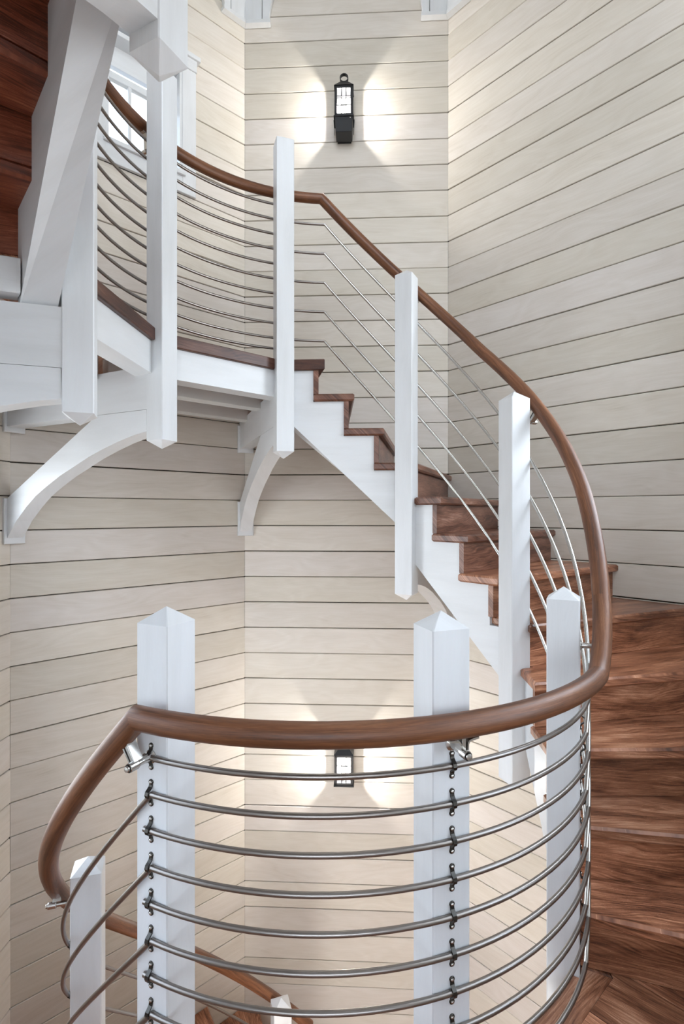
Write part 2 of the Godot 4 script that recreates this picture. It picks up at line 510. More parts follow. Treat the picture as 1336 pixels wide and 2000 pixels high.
func build_hall() -> void:
	# unseen hall behind the viewpoint; its window is added for light through the doorway
	var y0 := level(0)
	var f := MB.new()
	f.box(Vector3(0, y0 - 0.06, 1.62), Vector3(3.8, 0.12, 3.75))
	solo("floor_hall", f, M.steps[1], "brown timber floor of the hall behind the doorway", "floor", "", "structure")
	var c := MB.new()
	c.box(Vector3(0, 1.75, 1.62), Vector3(3.8, 0.12, 3.75))
	solo("ceiling_hall", c, M.white, "white ceiling of the hall behind the doorway", "ceiling", "", "structure")
	for s in [-1, 1]:
		var w := MB.new()
		w.box(Vector3(1.9 * s, 0.16, 1.62), Vector3(0.12, 3.3, 3.75))
		solo("wall_hall_left" if s < 0 else "wall_hall_right", w, M.cream, "cream plaster wall of the hall, %s of the doorway" % ("left" if s < 0 else "right"), "wall", "", "structure")
	var b := MB.new()
	b.box(Vector3(0, -1.15, 3.46), Vector3(3.8, 0.7, 0.12))
	b.box(Vector3(0, 1.62, 3.46), Vector3(3.8, 0.26, 0.12))
	for s in [-1, 1]: b.box(Vector3(1.67 * s, 0.3, 3.46), Vector3(0.46, 2.4, 0.12))
	solo("wall_hall_back", b, M.cream, "cream hall wall with the wide window opening", "wall", "", "structure")
	var wn := thing("window_2", "wide white framed window added for light in the hall behind the viewpoint", "window", Vector3(0, -0.8, 3.46), "", "structure")
	var fr := MB.new()
	for x in [-1.42, -0.47, 0.47, 1.42]: fr.box(Vector3(x, 0.35, 3.46), Vector3(0.06, 2.3, 0.07))
	for y in [-0.78, 0.75, 1.48]: fr.box(Vector3(0, y, 3.46), Vector3(2.9, 0.06, 0.07))
	part("frame", fr, M.white, wn)
	var gl := MB.new()
	gl.box(Vector3(0, 0.35, 3.47), Vector3(2.84, 2.26, 0.006))
	part("pane", gl, M.glass, wn)
	# strips that close the wall around the doorway
	for s in [-1, 1]:
		var m := MB.new()
		m.box(Vector3(1.3 * s - 0.03, 0.16, -0.2), Vector3(1.35, 3.3, 0.1))
		solo("wall_hall_front_left" if s < 0 else "wall_hall_front_right", m, M.cream, "cream hall wall beside the doorway on its %s" % ("left" if s < 0 else "right"), "wall", "", "structure")
	# white door lining
	var az := YAW + 180.0
	var o := Vector3(TOWER.x, 0, -TOWER.y) + dirv(az) * (APOTHEM + 0.06)
	var d := thing("door_1", "white lining of the doorway behind the viewpoint", "door frame", o + Vector3.UP * y0, "", "structure")
	for s in [-1, 1]:
		var j := MB.new()
		j.box(o + tanv(az) * 0.61 * s + Vector3.UP * 0.06, Vector3(0.05, 2.96, 0.2), tanv(az), Vector3.UP, dirv(az), 0.004)
		part("jamb", j, M.white, d)
	var h := MB.new()
	h.box(o + Vector3.UP * 1.56, Vector3(1.27, 0.05, 0.2), tanv(az), Vector3.UP, dirv(az), 0.004)
	part("head", h, M.white, d)
	casing(d, az, 0.62, y0, 1.55, false)

# flat white boards round an opening, on the face of the planks
func casing(t: Node3D, az: float, half: float, y0: float, y1: float, below: bool) -> void:
	var f := Vector3(TOWER.x, 0, -TOWER.y) + dirv(az) * (APOTHEM - 0.008)
	for s in [-1, 1]:
		var b := MB.new()
		b.U = Vector3.UP
		b.box(f + tanv(az) * (half + 0.035) * s + Vector3.UP * (y0 + y1) * 0.5, Vector3(0.09, y1 - y0, 0.024), tanv(az), Vector3.UP, dirv(az), 0.003)
		part("casing", b, M.white, t)
	for y in ([y0 - 0.1, y1 + 0.1] if below else [y1 + 0.1]):
		var b := MB.new()
		b.U = tanv(az)
		b.box(f + Vector3.UP * y, Vector3(half * 2 + 0.16, 0.2, 0.024), tanv(az), Vector3.UP, dirv(az), 0.003)
		part("casing", b, M.white, t)

func fill_window(called: String, label: String, az: float, half: float, y0: float, y1: float) -> void:  # unseen window added so that fill light has an opening
	var o := Vector3(TOWER.x, 0, -TOWER.y) + dirv(az) * (APOTHEM + 0.08)
	var t := thing(called, label, "window", o + Vector3.UP * y0, "", "structure")
	var yc := (y0 + y1) * 0.5
	for x in [-half + 0.02, 0.0, half - 0.02]:
		var b := MB.new()
		b.box(o + tanv(az) * x + Vector3.UP * yc, Vector3(0.04, y1 - y0, 0.08), tanv(az), Vector3.UP, dirv(az), 0.003)
		part("mullion", b, M.white, t)
	for y in [y0 + 0.02, yc, y1 - 0.02]:
		var b := MB.new()
		b.box(o + Vector3.UP * y, Vector3(half * 2 - 0.04, 0.04, 0.07), tanv(az), Vector3.UP, dirv(az), 0.003)
		part("rail", b, M.white, t)
	casing(t, az, half, y0, y1, true)
	for s in [-1, 1]:
		var b := MB.new()
		b.box(o + tanv(az) * half * 0.5 * s + Vector3.UP * yc, Vector3(half - 0.05, y1 - y0 - 0.04, 0.005), tanv(az), Vector3.UP, dirv(az))
		part("pane", b, M.glass, t)

# white boarded arches under the ceiling, one per wall
func build_arches() -> void:
	for i in 8:
		var az := YAW + 45.0 * i
		var ex := tanv(az)
		var ez := -dirv(az)
		var o := Vector3(TOWER.x, 0, -TOWER.y) + dirv(az) * (APOTHEM - 0.004)
		var t := thing("trim_%d" % (i + 1), "white boarded arch in the corner above the " + SIDE_WORDS[i], "trim", o + Vector3.UP * 3.62, "", "structure")
		for s in [-1, 1]:
			for k in 4:
				var u0 := 0.75 - 0.14 * k
				var u1 := maxf(u0 - 0.136, 0.0)
				var q := PackedVector2Array()
				for j in 7:
					var u := lerpf(u0, u1, j / 6.0)
					q.append(Vector2(u * s, 3.615 + (sqrt(maxf(0.0, 0.56 * 0.56 - u * u)) if u < 0.56 else 0.0)))
				if u1 < 0.56 and u0 > 0.56:
					q = PackedVector2Array([Vector2(u0 * s, 3.615), Vector2(0.562 * s, 3.615)])
					for j in 6:
						var u := lerpf(0.559, u1, j / 5.0)
						q.append(Vector2(u * s, 3.615 + sqrt(0.56 * 0.56 - u * u)))
				q.append(Vector2(u1 * s, WALL_HIGH))
				q.append(Vector2(u0 * s, WALL_HIGH))
				var b := MB.new()
				b.U = Vector3.UP; b.V = ex
				b.prism(q, o, ex, Vector3.UP, ez, 0.034, 0.002)
				part("board", b, M.white, t)
			var m := MB.new()
			m.U = ex
			var in_d := 0.046 * tan(PI / 8)
			m.prism(PackedVector2Array([Vector2(0.552 * s, 0), Vector2(0.7475 * s, 0), Vector2((0.7475 - in_d) * s, 0.046), Vector2(0.552 * s, 0.046)]), o + Vector3.UP * 3.59, ex, ez, Vector3.UP, 0.026, 0.0)
			part("moulding", m, M.white, t)

# high window in the wall left of the facing wall
func build_window() -> void:
	var az := YAW - 45.0
	var ex := tanv(az)
	var ez := -dirv(az)
	var o := Vector3(TOWER.x, 0, -TOWER.y) + dirv(az) * APOTHEM
	var t := thing("window_1", "small white cased window of three tall panes with daylight behind", "window", o + Vector3.UP * 2.2, "", "structure")
	var P := func(u: float, y: float, z: float) -> Vector3: return o + ex * u + Vector3.UP * y + ez * z
	for s in [-1, 1]:
		var b := MB.new()
		b.U = Vector3.UP; b.V = ex + ez
		b.box(P.call(0.298 * s, 2.66, 0.011), Vector3(0.1, 0.9, 0.026), ex, Vector3.UP, ez, 0.003)
		part("casing", b, M.white, t)
		var j := MB.new()
		j.box(P.call(0.24 * s, 2.64, -0.06), Vector3(0.02, 0.74, 0.16), ex, Vector3.UP, ez)
		part("jamb", j, M.white, t)
	for d in [["casing", 3.06, 0.08, 0.016, 0.036, 0.7], ["apron", 2.222, 0.116, 0.01, 0.024, 0.696], ["sill", 2.29, 0.03, -0.02, 0.12, 0.53], ["head", 2.99, 0.03, -0.06, 0.16, 0.5], ["crown", 3.11, 0.03, 0.02, 0.06, 0.74]]:
		var b := MB.new()
		b.U = ex
		b.box(P.call(0.0, d[1], d[3]), Vector3(d[5], d[2], d[4]), ex, Vector3.UP, ez, 0.003)
		part(d[0], b, M.white, t)
	for y in [2.325, 2.78, 2.86]:
		var b := MB.new()
		b.U = ex
		b.box(P.call(0.0, y, -0.09), Vector3(0.46, 0.045, 0.04), ex, Vector3.UP, ez, 0.003)
		part("rail", b, M.white, t)
	var pn := MB.new()
	pn.U = ex
	pn.box(P.call(0.0, 2.92, -0.09), Vector3(0.46, 0.12, 0.02), ex, Vector3.UP, ez, 0.003)
	part("head_panel", pn, M.white, t)
	for u in [-0.215, -0.068, 0.068, 0.215]:
		var b := MB.new()
		b.U = Vector3.UP
		b.box(P.call(u, 2.55, -0.09), Vector3(0.022, 0.46, 0.036), ex, Vector3.UP, ez, 0.003)
		part("mullion", b, M.white, t)
	for k in 3:
		var b := MB.new()
		b.box(P.call(-0.1415 + 0.1415 * k, 2.55, -0.095), Vector3(0.125, 0.42, 0.004), ex, Vector3.UP, ez)
		part("pane", b, M.glass, t)

# ------------------------------------------------------------------ stair
const ORD := ["first", "second", "third", "fourth", "fifth", "sixth", "seventh", "eighth", "ninth", "tenth", "eleventh", "twelfth", "thirteenth"]

func riser_board(n: int, mat: Material, parent: Node3D) -> void:
	var b := MB.new()
	var phi := nose(n)
	var y0 := level(n - 1)
	var y1 := level(n) - (0.04 if n != 12 and n != 0 else 0.058)
	b.U = dirv(phi); b.V = Vector3.UP + tanv(phi)
	b.off = Vector2(0.31 * n, 0.17 * n)
	var tip := 0.812 if n < 13 else 0.869
	var q := PackedVector2Array([flat(inner_hit(phi, NOSE_OFF - 0.03, tip)), flat(outer_hit(phi, NOSE_OFF - 0.03, APOTHEM - 0.001)), flat(outer_hit(phi, NOSE_OFF - 0.056, APOTHEM - 0.001)), flat(inner_hit(phi, NOSE_OFF - 0.056, tip))])
	b.prism(notched(q, (y0 + y1) * 0.5), Vector3(0, y0, 0), Vector3.RIGHT, Vector3.BACK, Vector3.UP, y1 - y0, 0.002)
	part("riser", b, mat, parent)

func build_steps() -> void:
	for n in range(18, -13, -1):
		if n == 12 or n == 0: continue
		var where: String
		if n > 12: where = "%s step above the upper landing, seen from below" % ORD[n - 13]
		elif n > 0: where = "%s step down from the upper landing in the flight" % ORD[11 - n]
		else: where = "%s step of the lowest flight below the near landing" % ORD[-n - 1]
		var phi := nose(n)
		var t := thing("stair_step", "dark brown timber winder tread, " + where, "stair step", line_pt(phi, NOSE_OFF, 1.2) + Vector3.UP * level(n - 1), "winder steps of the tower stair")
		var b := MB.new()
		b.U = dirv(phi - 5); b.V = tanv(phi - 5) + Vector3.UP
		b.off = Vector2(0.23 * n, 0.41 * n)
		var q := tread_outline(phi, NOSE_OFF, nose(n + 1), NOSE_OFF - 0.056, ({5: 0.838}.get(n, IN_TIP) if n < 13 else 0.868), APOTHEM - 0.001)
		b.prism(notched(q, level(n) - 0.02), Vector3(0, level(n) - 0.04, 0), Vector3.RIGHT, Vector3.BACK, Vector3.UP, 0.04, 0.008)
		var kind: Material = M.red_step if n > 12 else (M.shaded_step if n > 6 else M.steps[posmod(n * 2, 3)])  # higher steps take the darkened copies of the wood
		part("tread", b, kind, t)
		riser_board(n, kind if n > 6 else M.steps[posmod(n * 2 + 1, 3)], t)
	# white cleat that carries the first riser of the upper flight
	var c := MB.new()
	var ph := nose(13)
	c.U = dirv(ph)
	c.prism(PackedVector2Array([flat(inner_hit(ph, NOSE_OFF - 0.057, 0.972)), flat(outer_hit(ph, NOSE_OFF - 0.057, APOTHEM - 0.001)), flat(outer_hit(ph, NOSE_OFF - 0.13, APOTHEM - 0.001)), flat(inner_hit(ph, NOSE_OFF - 0.13, 0.972))]), Vector3(0, level(12) - 0.145, 0), Vector3.RIGHT, Vector3.BACK, Vector3.UP, 0.11, 0.003)
	solo("cleat", c, M.white, "white timber cleat under the first step of the upper flight", "cleat")

func build_landing(n: int, label: String, run: float, width: float) -> void:
	var y := level(n)
	var t := thing("landing", label, "landing", ring_pt((nose(n) + nose(n + 1)) * 0.5, 1.3, y - 0.058), "stair landings")
	var q := tread_outline(nose(n), NOSE_OFF, nose(n + 1), NOSE_OFF - 0.056, 0.9, APOTHEM - 0.001)
	var e := dirv(run)
	var w := tanv(run)
	var k := 0
	for i in range(-14, 15):
		var s0 := i * width + 0.0015
		var s1 := (i + 1) * width - 0.0015
		var c := Vector2(RING.x, -RING.y)
		var strip := PackedVector2Array()
		for a in [[-3.0, s0], [3.0, s0], [3.0, s1], [-3.0, s1]]:
			strip.append(c + flat(e) * a[0] + flat(w) * a[1])
		for piece in Geometry2D.intersect_polygons(q, strip):
			if piece.size() < 3: continue
			var b := MB.new()
			b.U = e; b.V = w + Vector3.UP
			b.off = Vector2(0.37 * i, 0.53 * i)
			b.prism(notched(piece, y - 0.03), Vector3(0, y - 0.058, 0), Vector3.RIGHT, Vector3.BACK, Vector3.UP, 0.058, 0.0015)
			part("floorboard", b, M.steps[posmod(i, 3)], t)
			k += 1
	# nosing boards along the well, one per side of the octagon
	for seg in range(-5, 5):
		var m := POST_AZ0 + 22.5 + 45.0 * seg
		var lo := m - 22.5
		var hi := m + 22.5
		var i0 := nose(n) + wrapf(az_of(inner_hit(nose(n), NOSE_OFF, 0.85)) - nose(n), -180, 180)
		var i1 := nose(n + 1) + wrapf(az_of(inner_hit(nose(n + 1), NOSE_OFF - 0.056, 0.85)) - nose(n + 1), -180, 180)
		if hi <= i1 or lo >= i0: continue
		var pts := PackedVector2Array()
		var f0: Array = [ring_pt(hi, IN_TIP / cos(PI / 8), 0), ring_pt(hi, 0.8985 / cos(PI / 8), 0)]
		var b0: Array = [ring_pt(lo, IN_TIP / cos(PI / 8), 0), ring_pt(lo, 0.8985 / cos(PI / 8), 0)]
		if hi > i0: f0 = [inner_hit(nose(n), NOSE_OFF, IN_TIP), inner_hit(nose(n), NOSE_OFF, 0.8985)]
		if lo < i1: b0 = [inner_hit(nose(n + 1), NOSE_OFF - 0.056, IN_TIP), inner_hit(nose(n + 1), NOSE_OFF - 0.056, 0.8985)]
		for p in [f0[0], f0[1], b0[1], b0[0]]: pts.append(flat(p))
		var b := MB.new()
		b.U = tanv(m); b.V = dirv(m) + Vector3.UP
		b.off = Vector2(seg, 0.3 * seg)
		b.prism(notched(pts, y - 0.03), Vector3(0, y - 0.058, 0), Vector3.RIGHT, Vector3.BACK, Vector3.UP, 0.058, 0.004)
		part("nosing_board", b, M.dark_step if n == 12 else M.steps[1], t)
	riser_board(n, M.shaded_step if n == 12 else M.steps[2], t)
	# joists under the boards
	for seg in range(-5, 5):
		var m := POST_AZ0 + 22.5 + 45.0 * seg
		if not ((n == 12 and seg in [-3, -2]) or (n == 0 and seg in [2, 3])): continue
		for d in [1.2, 1.6]:
			var hl: float = d * tan(PI / 8) - 0.047
			var b := MB.new()
			b.U = tanv(m); b.V = dirv(m) + Vector3.UP
			b.box(Vector3(RING.x, y - 0.13, -RING.y) + dirv(m) * d, Vector3(hl * 2, 0.144, 0.085), tanv(m), Vector3.UP, dirv(m), 0.003)
			part("joist", b, M.cream, t)

# stringer of one side of the octagon: stepped top, straight bottom
func build_stringer(seg: int, y_up: float, y_low: float, called: String, label: String, category: String, group: String) -> void:
	var m := POST_AZ0 + 22.5 + 45.0 * seg
	var face := IN_FACE if seg > -4 else IN_FACE + 0.045
	var rear := face + IN_BACK - IN_FACE
	var S := face * tan(PI / 8)
	var ex := tanv(m)
	var o := Vector3(RING.x, 0, -RING.y) + dirv(m) * face
	# risers crossing this side, from the upper end (low azimuth) down
	var cuts := []
	var top_n := 99
	for n in range(20, -14, -1):
		var ph := nose(n)
		if absf(ph + 8.0 - m) > 60.0: continue
		var off := NOSE_OFF - 0.056
		var c := cos(deg_to_rad(ph - m))
		var r := (face - off * sin(deg_to_rad(m - ph))) / c
		var s := r * sin(deg_to_rad(ph - m)) + off * c
		var r2 := (rear - off * sin(deg_to_rad(m - ph))) / c
		if s > -S and s < S: cuts.append([s, n, r2 * sin(deg_to_rad(ph - m)) + off * c])
	var q := PackedVector2Array()
	var deck := func(n: int) -> float: return level(n) - (0.0405 if n != 12 and n != 0 else 0.0585)
	if cuts.is_empty():
		for n in range(20, -14, -1):
			if nose(n) > m - 14.0: 
				top_n = n
				break
		var yy: float = deck.call(top_n)
		q.append(Vector2(-S, yy)); q.append(Vector2(S, yy))
	else:
		q.append(Vector2(-S, deck.call(cuts[0][1])))
		for c in cuts:
			q.append(Vector2(c[0], deck.call(c[1])))
			q.append(Vector2(c[0], deck.call(c[1] - 1)))
		q.append(Vector2(S, deck.call(cuts[-1][1] - 1)))
	q.append(Vector2(S, y_low))
	q.append(Vector2(-S, y_up))
	var back := q.duplicate()
	for i in back.size():
		if absf(back[i].x) > S - 1e-5: back[i].x *= rear / face
		for c in cuts:
			if is_equal_approx(back[i].x, c[0]): back[i].x = clampf(c[2], -S * rear / face + 0.001, S * rear / face - 0.001)
	var b := MB.new()
	b.U = (ex * 2 * S + Vector3.UP * (y_low - y_up)).normalized()
	b.V = Vector3.UP + dirv(m)
	b.off = Vector2(0.2 * seg, 0.3 * seg)
	b.prism(q, o, ex, Vector3.UP, dirv(m), IN_BACK - IN_FACE, 0.0, back)
	solo(called, b, M.white, label, category, group)

func build_posts() -> void:
	var names := {
		-5: "above the frame at the top flight",
		-4: "hanging with a pointed foot at the top left corner",
		-3: "at the far left where the top flight leaves the upper landing",
		-2: "at the corner of the upper landing before the high window",
		-1: "at the head of the descending flight, below the upper lantern",
		0: "in the middle of the flight, before the facing wall",
		1: "in the flight, tallest in the right half of the view",
		2: "beside the curved handrail at the foot of the flight",
		3: "of the near landing, right of the lower lantern",
		4: "of the near landing at the left bend of the handrail",
		5: "low at the left behind the thin descending rods",
		6: "of the lowest flight, hidden behind the near left post",
		7: "whose small tip shows low behind the curved rods"}
	for k in range(-5, 8):
		var bot := post_span(k).x
		var top := post_span(k).y
		var az := post_az(k)
		var c := ring_pt(az, post_r(k), 0)
		var b := MB.new()
		b.U = Vector3.UP; b.V = tanv(az) + dirv(az)
		b.off = Vector2(0.37 * k, 0.21 * k)
		var h := POST_B * 0.5
		var ch := 0.003
		var ring := []
		for p in [[-h, -h + ch], [-h, h - ch], [-h + ch, h], [h - ch, h], [h, h - ch], [h, -h + ch], [h - ch, -h], [-h + ch, -h]]:
			ring.append(tanv(az) * p[0] + dirv(az) * p[1])
		var y0 := bot + (0.036 if k != 7 else 0.0)
		var y1 := top - 0.036
		for i in 8:
			var a: Vector3 = ring[i]
			var d: Vector3 = ring[(i + 1) % 8]
			var out := a + d
			b.quad(c + a + Vector3.UP * y0, c + d + Vector3.UP * y0, c + d + Vector3.UP * y1, c + a + Vector3.UP * y1, out)
			b.tri(c + a + Vector3.UP * y1, c + d + Vector3.UP * y1, c + Vector3.UP * top, out + Vector3.UP * 0.2)
			b.tri(c + a + Vector3.UP * y0, c + d + Vector3.UP * y0, c + Vector3.UP * bot, out - Vector3.UP * 0.2)
		solo("newel_post", b, M.white, "white square pointed post " + names[k], "post", "white newel posts around the well")

func build_supports() -> void:
	var under := [Vector2(0.05, 0.365), Vector2(0.134, 0.352), Vector2(0.235, 0.33), Vector2(0.3355, 0.302), Vector2(0.445, 0.267), Vector2(0.554, 0.224), Vector2(0.66, 0.183), Vector2(0.7675, 0.132), Vector2(0.86, 0.083), Vector2(0.9376, 0.028), Vector2(1.03, -0.05), Vector2(1.12, -0.155)]
	var where := {-6: "above the frame", -5: "over the viewpoint", -4: "top left above the frame", -3: "at the far left", -2: "on the left wall", -1: "under the post below the upper lantern", 0: "behind the middle post of the flight", 1: "behind the tall post in the flight", 2: "under the near landing at the right", 3: "under the near landing at the middle", 4: "under the near landing at the left", 5: "under the lowest flight at the left"}
	for k in range(-4, 2):
		var bot := post_span(k).x
		var dy := bot - 0.287
		var c := ring_pt(post_az(k), post_r(k), dy)
		var wv := wall_vertex(k)
		wv.y = dy
		var e := (wv - c).normalized()
		var side := e.cross(Vector3.UP).normalized()
		var full := c.distance_to(wv)
		var sc := (full - 0.035) / 1.12
		var q := PackedVector2Array()
		for p in under: q.append(Vector2(p.x * sc, p.y))
		q.append(Vector2(1.12 * sc, 0.068))
		q.append(Vector2(0.386 * sc, 0.463))
		q.append(Vector2(0.05, 0.463))
		var t := thing("curved_brace", "white curved timber brace from wall to post, " + where[k], "brace", Vector3(wv.x, dy - 0.16, wv.z), "curved braces under the stair")
		var b := MB.new()
		b.U = e; b.V = Vector3.UP + side
		b.off = Vector2(0.2 * k, 0.1 * k)
		b.prism(q, c - side * 0.044, e, Vector3.UP, side, 0.088, 0.0)
		part("brace_body", b, M.white, t)
		var p := MB.new()
		p.U = Vector3.UP
		p.box(c + e * (full - 0.034) + Vector3.UP * -0.05, Vector3(0.116, 0.25, 0.022), side, Vector3.UP, e, 0.003)
		part("wall_plate", p, M.white, t)
		if k in [0, 1, 5, -4]: continue
		var bt := thing("support_beam", "white radial timber beam under the landing, " + where[k], "beam", Vector3(wv.x, dy + 0.46, wv.z), "radial beams under the landings")
		var bm := MB.new()
		bm.U = e; bm.V = Vector3.UP + side
		bm.prism(PackedVector2Array([Vector2(0.04, 0.4645), Vector2(full - 0.03, 0.4645), Vector2(full - 0.03, 0.66), Vector2(0.04, 0.66)]), c - side * 0.044, e, Vector3.UP, side, 0.088, 0.0)
		part("beam_body", bm, M.white, bt)
		var bp := MB.new()
		bp.box(c + e * (full - 0.034) + Vector3.UP * 0.535, Vector3(0.116, 0.2, 0.022), side, Vector3.UP, e, 0.003)
		part("wall_plate", bp, M.white, bt)

# ------------------------------------------------------------------ rails and rods
func rail_h(az: float) -> float:
	if az < -97.5: return 1.768 + (-97.5 - az) * 0.01694
	if az < -4.0: return 1.768
	if az < 125.0:
		var pts := [[-4.0, 1.768], [21.0, 1.33], [51.7, 0.8], [69.0, 0.53], [84.5, 0.27], [94.0, 0.1], [103.0, -0.09], [112.0, -0.275], [120.0, -0.405], [125.0, -0.461]]
		for i in pts.size() - 1:
			if az < pts[i + 1][0]: return lerpf(pts[i][1], pts[i + 1][1], (az - pts[i][0]) / (pts[i + 1][0] - pts[i][0]))
	if az < 205.5: return -0.461
	return -0.461 - (az - 205.5) * 0.0166

func build_handrail() -> void:
	var path := PackedVector3Array()
	var cuts := [0]
	var stops := [-165.0, -97.5, -4.0, 112.0, 125.0, 205.5, 352.0]
	for i in stops.size() - 1:
		var steps := int(ceil((stops[i + 1] - stops[i]) / 2.5))
		for s in steps:
			var az: float = lerpf(stops[i], stops[i + 1], float(s) / steps)
			path.append(ring_pt(az, RAIL_R, rail_h(az)))
		cuts.append(path.size())
	path.append(ring_pt(352.0, RAIL_R, rail_h(352.0)))
	var t := thing("handrail", "round brown timber handrail winding round the well", "handrail", ring_pt(166, RAIL_R, -0.49))
	for i in stops.size() - 1:
		var b := MB.new()
		b.tube(path, 0.0275, 20, cuts[i], cuts[i + 1], 0.4 * i)
		part("rail_section", b, M.rail, t)
	for k in range(-3, 8):
		bracket(k, t)

func bracket(k: int, parent: Node3D) -> void:
	var az := post_az(k)
	var face := post_r(k) + POST_B * 0.5
	var drop: float = {3: 0.058, 4: 0.1, 2: 0.085, 5: 0.06}.get(k, 0.1)
	var y := rail_h(az) - drop
	if k == -3: y = rail_h(-95) - drop
	var o := ring_pt(az, face, y)
	var out := dirv(az)
	var tg := tanv(az)
	var root := Node3D.new()
	root.name = "rail_bracket"
	parent.add_child(root, true)
	root.position = o - world_of(parent)
	var reach := (0.972 if k != 2 else 0.945) - face
	var b := MB.new()
	b.lathe([Vector2(0.0, 0.0), Vector2(0.016, 0.0), Vector2(0.016, 0.003), Vector2(0.0095, 0.006), Vector2(0.0075, 0.03), Vector2(0.0072, reach), Vector2(0.006, reach + 0.002), Vector2(0.0, reach + 0.003)], o, out, 14)
	part("mounting_rod", b, M.bright_steel, root)
	var r := MB.new()
	r.lathe([Vector2(0.0095, reach - 0.03), Vector2(0.0105, reach - 0.028), Vector2(0.0105, reach - 0.006), Vector2(0.0095, reach - 0.004)], o, out, 14)
	part("sleeve", r, M.bright_steel, root)
	# saddle: central bar and two wings that reach up to the rail
	var slope := (rail_h(az + 1.0) - rail_h(az - 1.0)) / (RAIL_R * deg_to_rad(2.0))
	var along := (tg + Vector3.UP * slope).normalized()
	var up := out.cross(along).normalized()
	if up.y < 0: up = -up
	var c := ring_pt(az, RAIL_R - 0.013, y)
	var rise := drop - 0.0275
	var s := MB.new()
	s.prism(PackedVector2Array([Vector2(-0.005, 0.004), Vector2(0.005, 0.004), Vector2(0.005, rise + 0.004), Vector2(-0.005, rise + 0.004)]), c, along, up, out, 0.02, 0.001)
	part("saddle_bar", s, M.bright_steel, root)
	for d in [-1, 1]:
		var q := PackedVector2Array([Vector2(0.007 * d, 0.004), Vector2(0.0095 * d, 0.006), Vector2(0.0105 * d, rise * 0.6), Vector2(0.014 * d, rise * 0.8), Vector2(0.022 * d, rise - 0.005), Vector2(0.036 * d, rise - 0.003), Vector2(0.036 * d, rise + 0.001), Vector2(0.022 * d, rise), Vector2(0.0115 * d, rise * 0.9), Vector2(0.0075 * d, rise * 0.7)])
		var w := MB.new()
		w.prism(q, c - out * 0.002, along, up, out, 0.024, 0.0)
		part("saddle_wing", w, M.bright_steel, root)

func make_clamp() -> void:
	# local axes: x along the rod, y up, z away from the post
	var outer := []
	var inner := []
	var line := [Vector2(0.0015, 0.029), Vector2(0.0015, 0.019), Vector2(0.003, 0.014), Vector2(0.0085, 0.0095), Vector2(0.0135, 0.006), Vector2(0.0155, 0.0), Vector2(0.0135, -0.006), Vector2(0.0085, -0.0095), Vector2(0.003, -0.014), Vector2(0.0015, -0.019), Vector2(0.0015, -0.029)]
	for i in line.size():
		var d: Vector2 = (line[mini(i + 1, line.size() - 1)] - line[maxi(i - 1, 0)]).normalized()
		var nn := Vector2(-d.y, d.x)
		outer.append(line[i] + nn * 0.0016)
		inner.append(line[i] - nn * 0.0016)
	inner.reverse()
	var b := MB.new()
	b.prism(PackedVector2Array(outer + inner), Vector3(-0.0048, 0, 0), Vector3.BACK, Vector3.UP, Vector3.RIGHT, 0.0096, 0.0)
	for s in [-1, 1]:
		b.lathe([Vector2(0.0066, 0.0), Vector2(0.0066, 0.0022), Vector2(0.0056, 0.0032), Vector2(0.0, 0.0032)], Vector3(0, 0.025 * s, 0.0), Vector3.BACK, 12)
	clamp_strap = b.mesh()
	var c := MB.new()
	c.lathe([Vector2(0.0042, 0.0028), Vector2(0.0036, 0.0046), Vector2(0.002, 0.0056), Vector2(0.0, 0.0059)], Vector3.ZERO, Vector3.BACK, 10)
	clamp_screw = c.mesh()

func add_clamp(k: int, y: float, parent: Node3D) -> void:
	var az := post_az(k)
	var x := Transform3D(Basis(tanv(az), Vector3.UP, dirv(az)).orthonormalized(), ring_pt(az, post_r(k) + POST_B * 0.5, y))
	if x.basis.determinant() < 0: x.basis.x = -x.basis.x
	var m := inst("clamp", clamp_strap, M.dark_steel, parent, Transform3D(x.basis, x.origin - world_of(parent)))
	for s in [-1, 1]:
		inst("screw", clamp_screw, M.bright_steel, m, Transform3D(Basis(), Vector3(0, 0.025 * s, 0)))

func rod(label: String, group: String, az0: float, az1: float, h: Callable, posts: Array, mat: Material) -> void:
	var path := PackedVector3Array()
	var steps := int(ceil((az1 - az0) / 2.5))
	for s in steps + 1:
		var az := lerpf(az0, az1, float(s) / steps)
		path.append(ring_pt(az, ROD_R, h.call(az)))
	var t := thing("railing_rod", label, "rod", path[path.size() / 2], group)
	var b := MB.new()
	b.tube(path, 0.0068, 12)
	part("bar", b, mat, t)
	for k in posts: add_clamp(k, h.call(post_az(k)), t)

func build_rods() -> void:
	make_clamp()
	for i in 10:
		var y := -0.566 - 0.0843 * i
		var even := i % 2 == 1
		rod("curved steel rod of the near landing railing, %s from the top" % ORD[i], "curved rods of the near landing", 122.3 if even else 113.5, 205.4 if even else 206.8, func(_a: float) -> float: return y, [2, 3, 4], M.steel)
	for i in 11:
		var y := 1.683 - 0.0812 * i if i < 10 else 0.894
		var even := i % 2 == 1
		rod("steel rod of the upper landing railing, %s from the top" % ORD[i], "curved rods of the upper landing", -111.0, -3.0 if even else -16.0, func(_a: float) -> float: return y, [-3, -2, -1], M.steel)
	for j in 5:
		var ya := 1.6018 - 0.1624 * j
		var yb := -0.6503 - 0.1686 * j
		rod("sloping steel rod along the flight on the right, %s from the top" % ORD[j], "sloping rods of the right flight", -3.0, 122.3, func(a: float) -> float: return lerpf(ya, yb, (a + 3.0) / 125.3), [0, 1], M.bright_steel)
		rod("sloping rod going down at the lower left, %s from the top" % ORD[j], "sloping rods of the lowest flight", 205.4, 352.0, func(a: float) -> float: return yb - (a - 205.4) * 0.0168, [5, 6, 7], M.steel)

